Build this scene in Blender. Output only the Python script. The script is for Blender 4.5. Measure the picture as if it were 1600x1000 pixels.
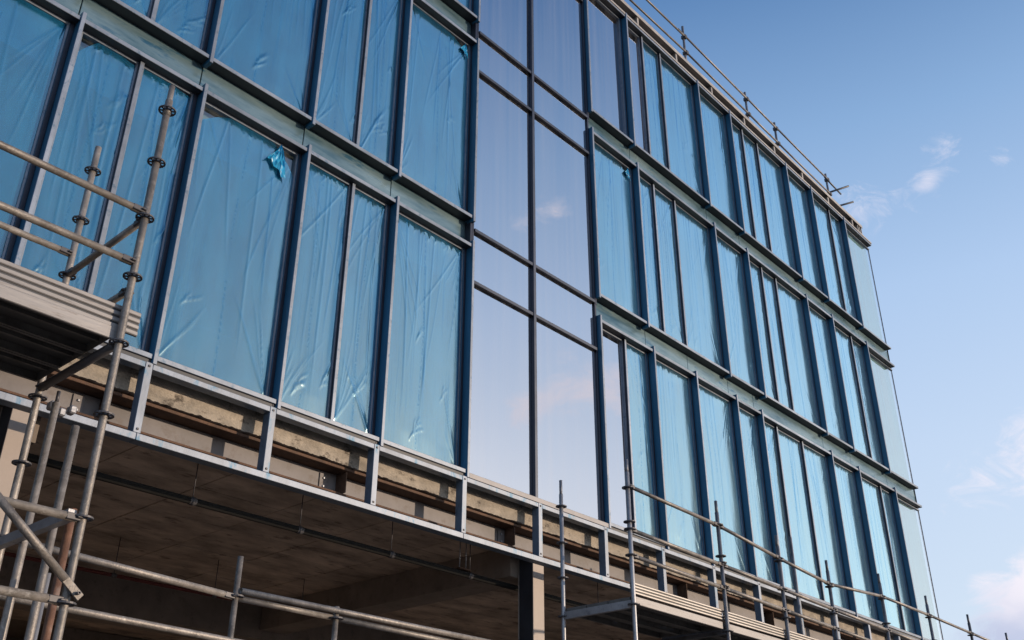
import bpy, math, random
import numpy as np
from mathutils import Vector
for o in list(bpy.data.objects): bpy.data.objects.remove(o)
sc = bpy.context.scene
C = sc.collection
R = math.radians
random.seed(7)
EYE = 1.6                      # eye height; facade heights below were measured from eye level

# ------------------------------------------------------------------ camera
cam = bpy.data.objects.new('camera', bpy.data.cameras.new('camera'))
C.objects.link(cam); sc.camera = cam
cam.data.sensor_width = 36.0
cam.data.lens = 1576.8 / 1600 * 36.0
cam.data.clip_start = 0.05; cam.data.clip_end = 6000
cam.location = (0, 0, EYE)
yaw, pitch, roll = R(48.2), R(28.05), R(0.19)
cam.rotation_mode = 'XYZ'
from mathutils import Euler, Matrix
m = Matrix.Rotation(-yaw, 3, 'Z') @ Matrix.Rotation(R(90) + pitch, 3, 'X') @ Matrix.Rotation(roll, 3, 'Z')
cam.rotation_euler = m.to_euler('XYZ')

# ------------------------------------------------------------------ sky, sun, exposure
SUN_AZ, SUN_EL = 145.0, 7.5     # clockwise from +Y
W = bpy.data.worlds.new('World'); sc.world = W; W.use_nodes = True
nt = W.node_tree; N = nt.nodes; L = nt.links; N.clear()
def nd(t, **k):
    n = N.new(t)
    for a, b in k.items(): setattr(n, a, b)
    return n
def mth(op, a, b=None, c=None, clamp=False):
    n = N.new('ShaderNodeMath'); n.operation = op; n.use_clamp = clamp
    for i, v in enumerate((a, b, c)):
        if v is None: continue
        if isinstance(v, (int, float)): n.inputs[i].default_value = v
        else: L.new(v, n.inputs[i])
    return n.outputs[0]
out = nd('ShaderNodeOutputWorld'); bg = nd('ShaderNodeBackground')
sky = nd('ShaderNodeTexSky', sky_type='NISHITA', sun_disc=False)
sky.sun_elevation = R(SUN_EL); sky.sun_rotation = R(SUN_AZ)
sky.altitude = 50; sky.air_density = 1.0; sky.dust_density = 1.2; sky.ozone_density = 1.6
bg.inputs['Strength'].default_value = 0.15
tc = nd('ShaderNodeTexCoord')
dirn = nd('ShaderNodeVectorMath', operation='NORMALIZE'); L.new(tc.outputs['Generated'], dirn.inputs[0])
D = dirn.outputs[0]
sep = nd('ShaderNodeSeparateXYZ'); L.new(D, sep.inputs[0])
def dvec(az, el):
    return (math.sin(R(az)) * math.cos(R(el)), math.cos(R(az)) * math.cos(R(el)), math.sin(R(el)))
def blob(az, el, r, w):
    d = nd('ShaderNodeVectorMath', operation='DISTANCE'); L.new(D, d.inputs[0]); d.inputs[1].default_value = dvec(az, el)
    q = mth('DIVIDE', d.outputs['Value'], R(r)); q = mth('MULTIPLY', q, q)
    return mth('MULTIPLY', mth('EXPONENT', mth('MULTIPLY', q, -1.0)), w)
blobs = [(76.4, 34.0, 1.7, .31), (71.9, 32.6, 2.0, .32), (69.8, 32.2, 1.5, .25), (79.3, 33.0, .8, .28), (75.0, 33.0, .8, .25), (74.0, 17.6, 1.3, .34), (76.6, 17.4, 1.9, .42), (72.4, 16.6, .9, .3),
         (77.0, 19.8, 1.5, .32), (74.6, 10.6, 1.9, .50), (77.5, 10.2, 3.0, .66), (72.2, 9.4, 1.6, .42), (76.4, 12.6, 1.4, .42), (73.0, 12.4, .9, .3), (79, 25, 1.6, .15),
         (129.5, 23.8, 1.7, .42), (127.0, 24.4, 1.6, .4), (125.2, 23.7, 1.5, .42), (131.4, 22.8, 1.4, .38), (128.6, 26.3, 1.0, .2),
         (128.9, 34.5, 1.0, .33), (131.2, 33.6, 1.1, .36), (124.6, 25.4, .9, .3),
         (40, 30, 5, .3), (20, 22, 8, .35), (-20, 28, 7, .35), (-60, 20, 9, .35), (-110, 26, 8, .3), (190, 25, 7, .35), (165, 40, 5, .25), (215, 38, 8, .3)]
tot = None
for b in blobs:
    v = blob(*b); tot = v if tot is None else mth('ADD', tot, v)
bank = mth('MULTIPLY', mth('SUBTRACT', .175, sep.outputs['Z']), 2.6)      # cloud bank low over the horizon all round
bank = mth('MINIMUM', mth('MAXIMUM', bank, 0.0), .42)
tot = mth('MAXIMUM', tot, bank)
mp = nd('ShaderNodeMapping'); L.new(D, mp.inputs[0]); mp.inputs['Scale'].default_value = (1, 1, 1.9)
n1 = nd('ShaderNodeTexNoise'); L.new(mp.outputs[0], n1.inputs['Vector'])
n1.inputs['Scale'].default_value = 22; n1.inputs['Detail'].default_value = 9; n1.inputs['Roughness'].default_value = .68; n1.inputs['Distortion'].default_value = .8
cl = mth('ADD', n1.outputs['Fac'], tot)
mr = nd('ShaderNodeMapRange', interpolation_type='SMOOTHSTEP'); L.new(cl, mr.inputs['Value'])
mr.inputs['From Min'].default_value = .72; mr.inputs['From Max'].default_value = 1.16
# how dense the cloud is drives its colour: thin = white-pink, thick low bank = grey violet
n2 = nd('ShaderNodeTexNoise'); L.new(mp.outputs[0], n2.inputs['Vector']); n2.inputs['Scale'].default_value = 9; n2.inputs['Detail'].default_value = 5
low = nd('ShaderNodeMapRange', interpolation_type='SMOOTHSTEP'); L.new(mth('ADD', sep.outputs['Z'], mth('MULTIPLY', n2.outputs['Fac'], -.09)), low.inputs['Value'])
low.inputs['From Min'].default_value = .155; low.inputs['From Max'].default_value = .115; low.inputs['To Min'].default_value = .1; low.inputs['To Max'].default_value = 1
cmix = nd('ShaderNodeMix', data_type='RGBA'); L.new(low.outputs[0], cmix.inputs['Factor'])
SKYK = 1.0
cmix.inputs['A'].default_value = (5.7, 5.2, 5.5, 1); cmix.inputs['B'].default_value = (2.9, 3.1, 4.2, 1)
# a thin veil of high haze whitens the clean Nishita blue
rp = nd('ShaderNodeValToRGB'); L.new(sep.outputs['Z'], rp.inputs[0])
RK = 6.0
stops_ = [(0.0, (3.6, 4.1, 4.9)), (.17, (3.9, 4.6, 5.6)), (.33, (3.5, 4.35, 5.7)), (.47, (2.75, 3.8, 5.5)), (.60, (1.6, 2.7, 4.5)), (.72, (.6, 1.4, 3.0)), (.80, (.22, .7, 1.8)), (1.0, (.15, .6, 1.6))]
er = rp.color_ramp.elements
while len(er) < len(stops_): er.new(.5)
for e_, (p_, c_) in zip(er, stops_): e_.position = p_; e_.color = (*[v / RK for v in c_], 1)
vs = nd('ShaderNodeVectorMath', operation='SCALE'); L.new(rp.outputs[0], vs.inputs[0]); vs.inputs['Scale'].default_value = RK
veil = nd('ShaderNodeMix', data_type='RGBA'); L.new(sky.outputs[0], veil.inputs['A']); L.new(vs.outputs[0], veil.inputs['B'])
veil.inputs['Factor'].default_value = .78
# warm glow of the low sun, falling off with angle and height
sd = nd('ShaderNodeVectorMath', operation='DOT_PRODUCT'); L.new(D, sd.inputs[0]); sd.inputs[1].default_value = dvec(SUN_AZ, SUN_EL)
gw = mth('MULTIPLY', mth('POWER', mth('MAXIMUM', sd.outputs['Value'], 0.0), 2.0), mth('EXPONENT', mth('MULTIPLY', mth('MAXIMUM', sep.outputs['Z'], 0.0), -5.0)))
gv = nd('ShaderNodeVectorMath', operation='SCALE'); gv.inputs[0].default_value = (5.5, 4.2, 2.9); L.new(gw, gv.inputs['Scale'])
ga = nd('ShaderNodeVectorMath', operation='ADD'); L.new(veil.outputs['Result'], ga.inputs[0]); L.new(gv.outputs[0], ga.inputs[1])
mix = nd('ShaderNodeMix', data_type='RGBA'); L.new(mth('MULTIPLY', mr.outputs[0], .78), mix.inputs['Factor'])
L.new(ga.outputs[0], mix.inputs['A']); L.new(cmix.outputs['Result'], mix.inputs['B'])
L.new(mix.outputs['Result'], bg.inputs['Color']); L.new(bg.outputs[0], out.inputs[0])

sun = bpy.data.objects.new('sun', bpy.data.lights.new('sun', 'SUN')); C.objects.link(sun)
sun.data.energy = 3.0; sun.data.angle = R(0.5); sun.data.color = (1.0, .78, .57)
sun.rotation_euler = Vector(dvec(SUN_AZ, SUN_EL)).to_track_quat('Z', 'Y').to_euler()

sc.view_settings.view_transform = 'Standard'; sc.view_settings.look = 'None'
sc.view_settings.gamma = 1; sc.view_settings.use_curve_mapping = False
sc.view_settings.exposure = 0.28
sc.render.engine = 'CYCLES'
sc.cycles.max_bounces = 10; sc.cycles.transparent_max_bounces = 16; sc.cycles.glossy_bounces = 5; sc.cycles.diffuse_bounces = 4
sc.cycles.caustics_reflective = False; sc.cycles.caustics_refractive = False

# ------------------------------------------------------------------ materials
def newmat(name):
    m = bpy.data.materials.new(name); m.use_nodes = True; t = m.node_tree
    return m, t, t.nodes, t.links, t.nodes['Principled BSDF']
def surf(name, col, rough=.5, metal=0.0, var=.15, scale=3.0, spots=0.0, spotcol=(.05, .05, .05), spotscale=25, bump=0.0, stretch=(1, 1, 1), rvar=.1, streak=0.0, col2=None, objvar=0.0):
    m, t, n, l, p = newmat(name)
    tc = n.new('ShaderNodeTexCoord'); gm = n.new('ShaderNodeNewGeometry')
    mp = n.new('ShaderNodeMapping'); l.new(gm.outputs['Position'], mp.inputs[0]); mp.inputs['Scale'].default_value = stretch
    a = n.new('ShaderNodeTexNoise'); l.new(mp.outputs[0], a.inputs['Vector']); a.inputs['Scale'].default_value = scale; a.inputs['Detail'].default_value = 8; a.inputs['Roughness'].default_value = .65
    cr = n.new('ShaderNodeValToRGB'); l.new(a.outputs['Fac'], cr.inputs[0])
    c2 = col2 or tuple(min(1, c * (1 + var)) for c in col)
    cr.color_ramp.elements[0].position = .32; cr.color_ramp.elements[1].position = .68
    cr.color_ramp.elements[0].color = (*[c * (1 - var) for c in col], 1); cr.color_ramp.elements[1].color = (*c2, 1)
    last = cr.outputs[0]
    if spots > 0:
        b = n.new('ShaderNodeTexNoise'); l.new(mp.outputs[0], b.inputs['Vector']); b.inputs['Scale'].default_value = spotscale; b.inputs['Detail'].default_value = 6; b.inputs['Roughness'].default_value = .7
        r2 = n.new('ShaderNodeMapRange'); l.new(b.outputs['Fac'], r2.inputs['Value']); r2.inputs['From Min'].default_value = .56; r2.inputs['From Max'].default_value = .66; r2.inputs['To Max'].default_value = spots
        mx = n.new('ShaderNodeMix'); mx.data_type = 'RGBA'; l.new(r2.outputs[0], mx.inputs['Factor']); l.new(last, mx.inputs['A']); mx.inputs['B'].default_value = (*spotcol, 1)
        last = mx.outputs['Result']
    if objvar:
        oi = n.new('ShaderNodeObjectInfo'); vr_ = n.new('ShaderNodeMapRange'); l.new(oi.outputs['Random'], vr_.inputs['Value']); vr_.inputs['To Min'].default_value = 1 - objvar; vr_.inputs['To Max'].default_value = 1 + objvar
        sv = n.new('ShaderNodeVectorMath'); sv.operation = 'SCALE'; l.new(last, sv.inputs[0]); l.new(vr_.outputs[0], sv.inputs['Scale']); last = sv.outputs[0]
    l.new(last, p.inputs['Base Color'])
    rr = n.new('ShaderNodeMapRange'); l.new(a.outputs['Fac'], rr.inputs['Value']); rr.inputs['To Min'].default_value = max(.03, rough - rvar); rr.inputs['To Max'].default_value = min(1, rough + rvar); l.new(rr.outputs[0], p.inputs['Roughness'])
    p.inputs['Metallic'].default_value = metal
    if bump:
        bp = n.new('ShaderNodeBump'); bp.inputs['Strength'].default_value = bump; bp.inputs['Distance'].default_value = .01
        c = n.new('ShaderNodeTexNoise'); l.new(mp.outputs[0], c.inputs['Vector']); c.inputs['Scale'].default_value = scale * 9; c.inputs['Detail'].default_value = 5
        l.new(c.outputs['Fac'], bp.inputs['Height']); l.new(bp.outputs[0], p.inputs['Normal'])
    return m
M = {}
M['alu'] = surf('bare_aluminium', (.19, .225, .285), .42, .35, .2, 2.5, .7, (.05, .11, .18), 14, .05, objvar=.2)
M['fin'] = surf('fin_side_shade', (.025, .125, .24), .34, .1, .22, 2.0, .25, (.03, .07, .12), 14, .06, (1, 1, .25))  # dark blue fin sides: their shade and sky tint put into the colour
M['dark'] = surf('dark_shade', (.03, .035, .045), .5, 0, .2)  # near-black shade colour for blade undersides, the sill gap and board grooves
M['mull'] = surf('anodised_dark', (.028, .032, .05), .35, .4, .15)
M['mullf'] = surf('anodised_cap', (.045, .055, .08), .4, .4, .15)
M['bronze'] = surf('grey_sill', (.17, .17, .185), .45, .3, .15, 3, .3, (.1, .1, .1), 20)
M['spand'] = surf('spandrel_sheet', (.075, .185, .25), .25, .45, .4, 1.1, .9, (.02, .10, .18), 2.2, .05, (.7, 1, 4), col2=(.24, .34, .375))
M['galv'] = surf('galvanised_steel', (.30, .31, .34), .45, .45, .25, 5, .5, (.14, .15, .18), 16, .15)
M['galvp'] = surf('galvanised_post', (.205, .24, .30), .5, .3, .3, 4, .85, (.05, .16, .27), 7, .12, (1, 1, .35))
M['postside'] = surf('post_side_shade', (.10, .15, .22), .5, .2, .2, 4, .5, (.04, .06, .09), 9)  # darker copy of the post steel, side shade put into the colour
M['tube'] = surf('scaffold_tube_galvanised', (.205, .19, .18), .5, .35, .38, 9, .6, (.36, .35, .34), 22, .3, objvar=.28)
M['tubed'] = surf('scaffold_tube_weathered', (.13, .14, .165), .5, .4, .35, 8, .7, (.22, .20, .18), 26, .4, objvar=.3)
M['rust'] = surf('scaffold_tube_rusty', (.20, .11, .075), .6, .3, .35, 8, .5, (.28, .24, .22), 14, .3)
M['ring'] = surf('dark_steel', (.075, .075, .085), .5, .3, .2, 9)
M['conc'] = surf('concrete_edge', (.38, .34, .29), .9, 0, .5, 3, .95, (.07, .058, .048), 4.2, 1.0, (1, 1, 1.6), col2=(.43, .38, .32))
M['soff'] = surf('concrete_soffit', (.42, .34, .28), .85, 0, .5, 1.1, .85, (.11, .085, .07), 2.0, .3, (1, 2.2, 1), objvar=.10)
M['beam'] = surf('concrete_beam', (.22, .185, .16), .88, 0, .25, 2, .5, (.1, .08, .07), 6, .3)
M['steel'] = surf('primed_steel', (.15, .14, .145), .6, .1, .32, 1.5, .6, (.1, .08, .07), 5, .1)
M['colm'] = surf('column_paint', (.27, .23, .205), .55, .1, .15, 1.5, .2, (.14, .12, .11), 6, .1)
M['colside'] = surf('column_shade_core', (.022, .027, .038), .55, .1, .2)  # dark navy holding the shade of the column's unlit side
M['rusty'] = surf('rusty_flange', (.10, .055, .035), .8, .1, .4, 6, .6, (.03, .02, .018), 20, .6)
M['plank'] = surf('aluminium_toe_board', (.44, .41, .38), .45, .3, .22, 2, .5, (.22, .18, .15), 18, .1, (.35, 1, 3))
M['plankold'] = surf('dirty_toe_board', (.24, .235, .24), .5, .3, .25, 2, .6, (.12, .10, .09), 14, .15, (.35, 1, 3))
M['deck'] = surf('steel_deck', (.13, .125, .12), .6, .3, .3, 5, .5, (.05, .045, .04), 9, .3)
M['ground'] = surf('site_ground', (.30, .255, .21), .95, 0, .3, .6, .5, (.14, .12, .1), 2.2, .5)
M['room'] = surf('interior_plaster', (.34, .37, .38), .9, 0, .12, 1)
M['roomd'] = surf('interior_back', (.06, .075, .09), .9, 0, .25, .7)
M['cope'] = surf('coping_metal', (.33, .31, .29), .45, .3, .2, 2, .4, (.18, .15, .13), 14, .1)
M['pipe'] = surf('black_pipe', (.005, .005, .005), 1, 0, .3, 5)
M['redpipe'] = surf('red_pipe', (.10, .02, .018), .8, 0, .3, 5)
M['whiteback'] = surf('corner_backing', (.44, .64, .74), .6, 0, .08, .8)

def glassmat(name, base=.22, tint=(.55, .66, .72), rough=.0, gtint=(.93, .95, 1), wob=.02, ior=1.5):
    m, t, n, l, p = newmat(name); n.remove(p)
    o = n['Material Output']
    fr = n.new('ShaderNodeLayerWeight'); fr.inputs['Blend'].default_value = .5
    pw = n.new('ShaderNodeMath'); pw.operation = 'POWER'; l.new(fr.outputs['Facing'], pw.inputs[0]); pw.inputs[1].default_value = 4.0
    f0 = n.new('ShaderNodeMapRange'); l.new(pw.outputs[0], f0.inputs['Value']); f0.inputs['To Min'].default_value = base; f0.inputs['To Max'].default_value = 1
    g0 = n.new('ShaderNodeNewGeometry'); inv_ = n.new('ShaderNodeMath'); inv_.operation = 'SUBTRACT'; inv_.inputs[0].default_value = 1; l.new(g0.outputs['Backfacing'], inv_.inputs[1])
    f = n.new('ShaderNodeMath'); f.operation = 'MULTIPLY'; l.new(f0.outputs[0], f.inputs[0]); l.new(inv_.outputs[0], f.inputs[1])
    g = n.new('ShaderNodeBsdfGlossy'); g.inputs['Roughness'].default_value = rough; g.inputs['Color'].default_value = (*gtint, 1)
    tr = n.new('ShaderNodeBsdfTransparent'); tr.inputs['Color'].default_value = (*tint, 1)
    mx = n.new('ShaderNodeMixShader'); l.new(f.outputs[0], mx.inputs[0]); l.new(tr.outputs[0], mx.inputs[1]); l.new(g.outputs[0], mx.inputs[2])
    gm2 = n.new('ShaderNodeNewGeometry'); mp2 = n.new('ShaderNodeMapping'); l.new(gm2.outputs['Position'], mp2.inputs[0]); mp2.inputs['Scale'].default_value = (5, 1, .12)
    ds = n.new('ShaderNodeTexNoise'); l.new(mp2.outputs[0], ds.inputs['Vector']); ds.inputs['Scale'].default_value = 1.6; ds.inputs['Detail'].default_value = 6
    dr = n.new('ShaderNodeMapRange'); l.new(ds.outputs['Fac'], dr.inputs['Value']); dr.inputs['From Min'].default_value = .4; dr.inputs['From Max'].default_value = .75; dr.inputs['To Max'].default_value = .06
    dd = n.new('ShaderNodeBsdfDiffuse'); dd.inputs[0].default_value = (.62, .60, .60, 1)  # thin pale dust streaks, also painted to read as vertical reflections
    m3 = n.new('ShaderNodeMixShader'); l.new(dr.outputs[0], m3.inputs[0]); l.new(mx.outputs[0], m3.inputs[1]); l.new(dd.outputs[0], m3.inputs[2]); l.new(m3.outputs[0], o.inputs[0])
    gm = n.new('ShaderNodeNewGeometry'); a = n.new('ShaderNodeTexNoise'); a.inputs['Scale'].default_value = .8; l.new(gm.outputs['Position'], a.inputs['Vector'])
    b = n.new('ShaderNodeBump'); b.inputs['Strength'].default_value = wob; b.inputs['Distance'].default_value = .1; l.new(a.outputs['Fac'], b.inputs['Height']); l.new(b.outputs[0], g.inputs['Normal']); 
    return m
M['glass'] = glassmat('window_glass', .68, (.45, .55, .62), gtint=(.90, .92, .97))
M['cornerglass'] = glassmat('corner_glass', .38, (.9, .97, .97))
M['gwin'] = glassmat('glass_behind_film', .18, (.78, .88, .92))

def filmmat(name, seed, dens=.0):
    m, t, n, l, p = newmat(name); n.remove(p); o = n['Material Output']
    at0 = n.new('ShaderNodeAttribute'); at0.attribute_name = 'fold'
    sp = n.new('ShaderNodeAttribute'); sp.attribute_name = 'strip'
    gm = n.new('ShaderNodeNewGeometry')
    oi = n.new('ShaderNodeObjectInfo')
    add = n.new('ShaderNodeVectorMath'); add.operation = 'ADD'; l.new(gm.outputs['Position'], add.inputs[0])
    ml = n.new('ShaderNodeVectorMath'); ml.operation = 'SCALE'; ml.inputs[0].default_value = (11, 3, 17); l.new(oi.outputs['Random'], ml.inputs['Scale']); l.new(ml.outputs[0], add.inputs[1])
    def noise(sc, st, det=4, rot=0):
        mp = n.new('ShaderNodeMapping'); l.new(add.outputs[0], mp.inputs[0]); mp.inputs['Scale'].default_value = st; mp.inputs['Rotation'].default_value = (0, rot, 0)
        a = n.new('ShaderNodeTexNoise'); l.new(mp.outputs[0], a.inputs['Vector']); a.inputs['Scale'].default_value = sc; a.inputs['Detail'].default_value = det; a.inputs['Roughness'].default_value = .6
        return a.outputs['Fac']
    v1 = noise(9, (1, 1, .09), 5); v2 = noise(22, (1, 1, .16), 4, .35); v3 = noise(3, (1, 1, .5), 3)
    def mt(op, a, b):
        q = n.new('ShaderNodeMath'); q.operation = op
        for i, v in enumerate((a, b)):
            if isinstance(v, (int, float)): q.inputs[i].default_value = v
            else: l.new(v, q.inputs[i])
        return q.outputs[0]
    ss = n.new('ShaderNodeSeparateXYZ'); l.new(sp.outputs['Vector'], ss.inputs[0])
    bd = mt('DIVIDE', ss.outputs[0], .013); bd = mt('EXPONENT', mt('MULTIPLY', mt('MULTIPLY', bd, bd), -1.0), 0)
    rn = n.new('ShaderNodeTexNoise'); rn.inputs['Scale'].default_value = 1.0; rn.inputs['Detail'].default_value = 2
    rm = n.new('ShaderNodeMapping'); l.new(sp.outputs['Vector'], rm.inputs[0]); rm.inputs['Scale'].default_value = (30, 26, 0); rm.inputs['Rotation'].default_value = (0, 0, .5); l.new(rm.outputs[0], rn.inputs['Vector'])
    rn2 = n.new('ShaderNodeTexNoise'); rn2.inputs['Scale'].default_value = 1.2; rn2.inputs['Detail'].default_value = 1; l.new(sp.outputs['Vector'], rn2.inputs['Vector'])
    rip = mt('MULTIPLY', mt('MULTIPLY', mt('GREATER_THAN', rn.outputs['Fac'], .5), mt('GREATER_THAN', rn2.outputs['Fac'], .44)), bd)
    st2 = noise(13, (1, 1, .04), 3)
    at = n.new('ShaderNodeMath'); at.operation = 'ADD'; at.use_clamp = True
    l.new(mt('ADD', at0.outputs['Fac'], mt('MULTIPLY', rip, .55)), at.inputs[0]); l.new(mt('MULTIPLY', mt('MAXIMUM', mt('SUBTRACT', st2, .55), 0), 2.2), at.inputs[1])
    class _A: outputs = {'Fac': at.outputs[0]}
    at = _A
    v1 = mt('ADD', v1, mt('MULTIPLY', rip, .25))
    h = mt('ADD', mt('MULTIPLY', v1, .55), mt('ADD', mt('MULTIPLY', v2, .22), mt('MULTIPLY', v3, .5)))
    bp = n.new('ShaderNodeBump'); bp.inputs['Strength'].default_value = .10; bp.inputs['Distance'].default_value = .03; l.new(h, bp.inputs['Height'])
    fr = n.new('ShaderNodeLayerWeight'); fr.inputs['Blend'].default_value = .5
    f = n.new('ShaderNodeMath'); f.operation = 'MULTIPLY_ADD'; f.use_clamp = True; l.new(mt('POWER', fr.outputs['Facing'], 1.35), f.inputs[0]); f.inputs[1].default_value = 1.35; f.inputs[2].default_value = .055
    g = n.new('ShaderNodeBsdfGlossy'); g.inputs['Roughness'].default_value = .15;  l.new(bp.outputs[0], g.inputs['Normal'])
    gcx = n.new('ShaderNodeMix'); gcx.data_type = 'RGBA'; gcx.inputs['A'].default_value = (.68, .93, .98, 1); gcx.inputs['B'].default_value = (.30, .62, .85, 1); l.new(at.outputs['Fac'], gcx.inputs['Factor']); l.new(gcx.outputs['Result'], g.inputs['Color'])  # reflection colour painted darker along folds, for light scattered away
    # body of the film: see-through blue, a little milky; doubled folds are deeper
    dm = n.new('ShaderNodeMapRange'); l.new(mt('ADD', v3, mt('MULTIPLY', v1, .6)), dm.inputs['Value']); dm.inputs['From Min'].default_value = .45; dm.inputs['From Max'].default_value = 1.2
    tcx = n.new('ShaderNodeMix'); tcx.data_type = 'RGBA'; tcx.inputs['A'].default_value = (.11, .56, .86, 1); tcx.inputs['B'].default_value = (.02, .20, .42, 1); l.new(at.outputs['Fac'], tcx.inputs['Factor'])
    tr = n.new('ShaderNodeBsdfTransparent'); l.new(tcx.outputs['Result'], tr.inputs[0])
    dcx = n.new('ShaderNodeMix'); dcx.data_type = 'RGBA'; dcx.inputs['A'].default_value = (.010, .19, .39, 1); dcx.inputs['B'].default_value = (.004, .085, .23, 1); l.new(at.outputs['Fac'], dcx.inputs['Factor'])
    df = n.new('ShaderNodeBsdfDiffuse'); l.new(dcx.outputs['Result'], df.inputs[0]); l.new(bp.outputs[0], df.inputs['Normal'])
    op = n.new('ShaderNodeMapRange'); l.new(mt('ADD', dm.outputs[0], at.outputs['Fac']), op.inputs['Value']); op.inputs['To Min'].default_value = .10 + dens; op.inputs['To Max'].default_value = .58 + dens
    body = n.new('ShaderNodeMixShader'); l.new(op.outputs[0], body.inputs[0]); l.new(tr.outputs[0], body.inputs[1]); l.new(df.outputs[0], body.inputs[2])
    mx = n.new('ShaderNodeMixShader'); l.new(f.outputs[0], mx.inputs[0]); l.new(body.outputs[0], mx.inputs[1]); l.new(g.outputs[0], mx.inputs[2]); l.new(mx.outputs[0], o.inputs[0])
    return m
M['film'] = filmmat('blue_protective_film', 0)

M['flap'] = surf('film_flap_blue', (.02, .27, .50), .25, 0, .3, 9)
# perforated deck sheet: real holes (alpha) in the steel
def deckmat():
    m, t, n, l, p = newmat('perforated_deck_sheet'); o = n['Material Output']
    p.inputs['Base Color'].default_value = (.11, .105, .10, 1); p.inputs['Roughness'].default_value = .6; p.inputs['Metallic'].default_value = .3
    gm = n.new('ShaderNodeNewGeometry'); v = n.new('ShaderNodeTexVoronoi'); v.inputs['Scale'].default_value = 9; v.inputs['Randomness'].default_value = .45; l.new(gm.outputs['Position'], v.inputs['Vector'])
    c = n.new('ShaderNodeMath'); c.operation = 'GREATER_THAN'; l.new(v.outputs['Distance'], c.inputs[0]); c.inputs[1].default_value = .13; l.new(c.outputs[0], p.inputs['Alpha'])
    return m
M['perf'] = deckmat()

# ------------------------------------------------------------------ helpers
def link(name, me, mats, parent=None, loc=(0, 0, 0)):
    o = bpy.data.objects.new(name, me); C.objects.link(o); o.location = loc
    if parent is not None: o.parent = parent
    for mm in (mats if isinstance(mats, (list, tuple)) else [mats]):
        if len(me.materials) < (len(mats) if isinstance(mats, (list, tuple)) else 1): me.materials.append(mm)
    return o
def thing(name, label, cat, loc=(0, 0, 0), group=None):
    o = bpy.data.objects.new(name, None); C.objects.link(o); o.location = loc; o['label'] = label; o['category'] = cat
    if group: o['group'] = group
    return o
BC = {}
def boxmesh(sx, sy, sz, mats, key=None, chamfer=0.004):
    """box with small chamfers on its long vertical/horizontal edges; material slots: 0 front(-y) 1 others if two given"""
    k = (round(sx, 3), round(sy, 3), round(sz, 3), tuple(m.name for m in mats))
    if k in BC: return BC[k]
    me = bpy.data.meshes.new('box')
    x, y, z = sx / 2, sy / 2, sz / 2
    c = min(chamfer, x * .4, y * .4, z * .4)
    import bmesh
    bm = bmesh.new(); bmesh.ops.create_cube(bm, size=1)
    for v in bm.verts: v.co = Vector((v.co.x * sx, v.co.y * sy, v.co.z * sz))
    if c > .0008: bmesh.ops.bevel(bm, geom=list(bm.edges), offset=c, segments=1, affect='EDGES')
    bm.normal_update()
    for f in bm.faces:
        if len(mats) > 1: f.material_index = 0 if f.normal.y < -.5 else 1
    bm.to_mesh(me); bm.free()
    for m in mats: me.materials.append(m)
    BC[k] = me
    return me
def box(name, x0, x1, y0, y1, z0, z1, mat, parent=None, chamfer=.004):
    mats = [M[a] for a in (mat if isinstance(mat, tuple) else (mat,))]
    me = boxmesh(x1 - x0, y1 - y0, z1 - z0, mats, chamfer=chamfer)
    o = bpy.data.objects.new(name, me); C.objects.link(o)
    px = parent_world(parent)
    o.location = Vector(((x0 + x1) / 2, (y0 + y1) / 2, (z0 + z1) / 2 + EYE)) - px
    o.parent = parent
    return o
def parent_world(p):
    v = Vector((0, 0, 0))
    while p is not None: v = v + Vector(p.location); p = p.parent
    return v
def boxes(name, lst, mat, parent):
    """several boxes of one part as one mesh"""
    V = []; F = []
    for (x0, x1, y0, y1, z0, z1) in lst:
        b = len(V); V += [(x, y, z + EYE) for z in (z0, z1) for y in (y0, y1) for x in (x0, x1)]
        F += [tuple(b + i for i in q) for q in ((0, 2, 3, 1), (4, 5, 7, 6), (0, 1, 5, 4), (2, 6, 7, 3), (0, 4, 6, 2), (1, 3, 7, 5))]
    pw = parent_world(parent)
    cx = Vector(V[0]); me = bpy.data.meshes.new(name); me.from_pydata([Vector(v) - cx for v in V], [], F); me.materials.append(M[mat])
    o = bpy.data.objects.new(name, me); C.objects.link(o); o.location = cx - pw; o.parent = parent
    return o
def tube(name, a, b, r, mat, parent=None, seg=16, wall=.004, extra=None):
    """open-ended steel tube from a to b (heights from eye level); real wall thickness at the ends"""
    a = Vector((a[0], a[1], a[2] + EYE)); b = Vector((b[0], b[1], b[2] + EYE))
    d = b - a; Ln = d.length; q = d.to_track_quat('Z', 'Y')
    V = []; F = []
    rings = [(r - wall, .06), (r - wall, 0), (r, 0)]
    nm = max(1, int(Ln / 1.2))
    for i in range(1, nm): rings.append((r, Ln * i / nm))
    rings += [(r, Ln), (r - wall, Ln), (r - wall, Ln - .06)]
    for rr, z in rings:
        for k in range(seg):
            an = 2 * math.pi * k / seg; V.append((rr * math.cos(an), rr * math.sin(an), z))
    for i in range(len(rings) - 1):
        for k in range(seg):
            F.append((i * seg + k, i * seg + (k + 1) % seg, (i + 1) * seg + (k + 1) % seg, (i + 1) * seg + k))
    me = bpy.data.meshes.new(name); me.from_pydata(V, [], F); me.materials.append(M[mat])
    sm = np.ones(len(F), bool); 
    for i in (1, len(rings) - 3): sm[i * seg:(i + 1) * seg] = False
    me.polygons.foreach_set('use_smooth', sm)
    o = bpy.data.objects.new(name, me); C.objects.link(o)
    o.location = a - parent_world(parent); o.rotation_mode = 'QUATERNION'; o.rotation_quaternion = q; o.parent = parent
    return o
def attach(name, me, parent, zloc, mat=None):
    o = bpy.data.objects.new(name, me); C.objects.link(o); o.parent = parent; o.location = (0, 0, zloc); return o

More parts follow.
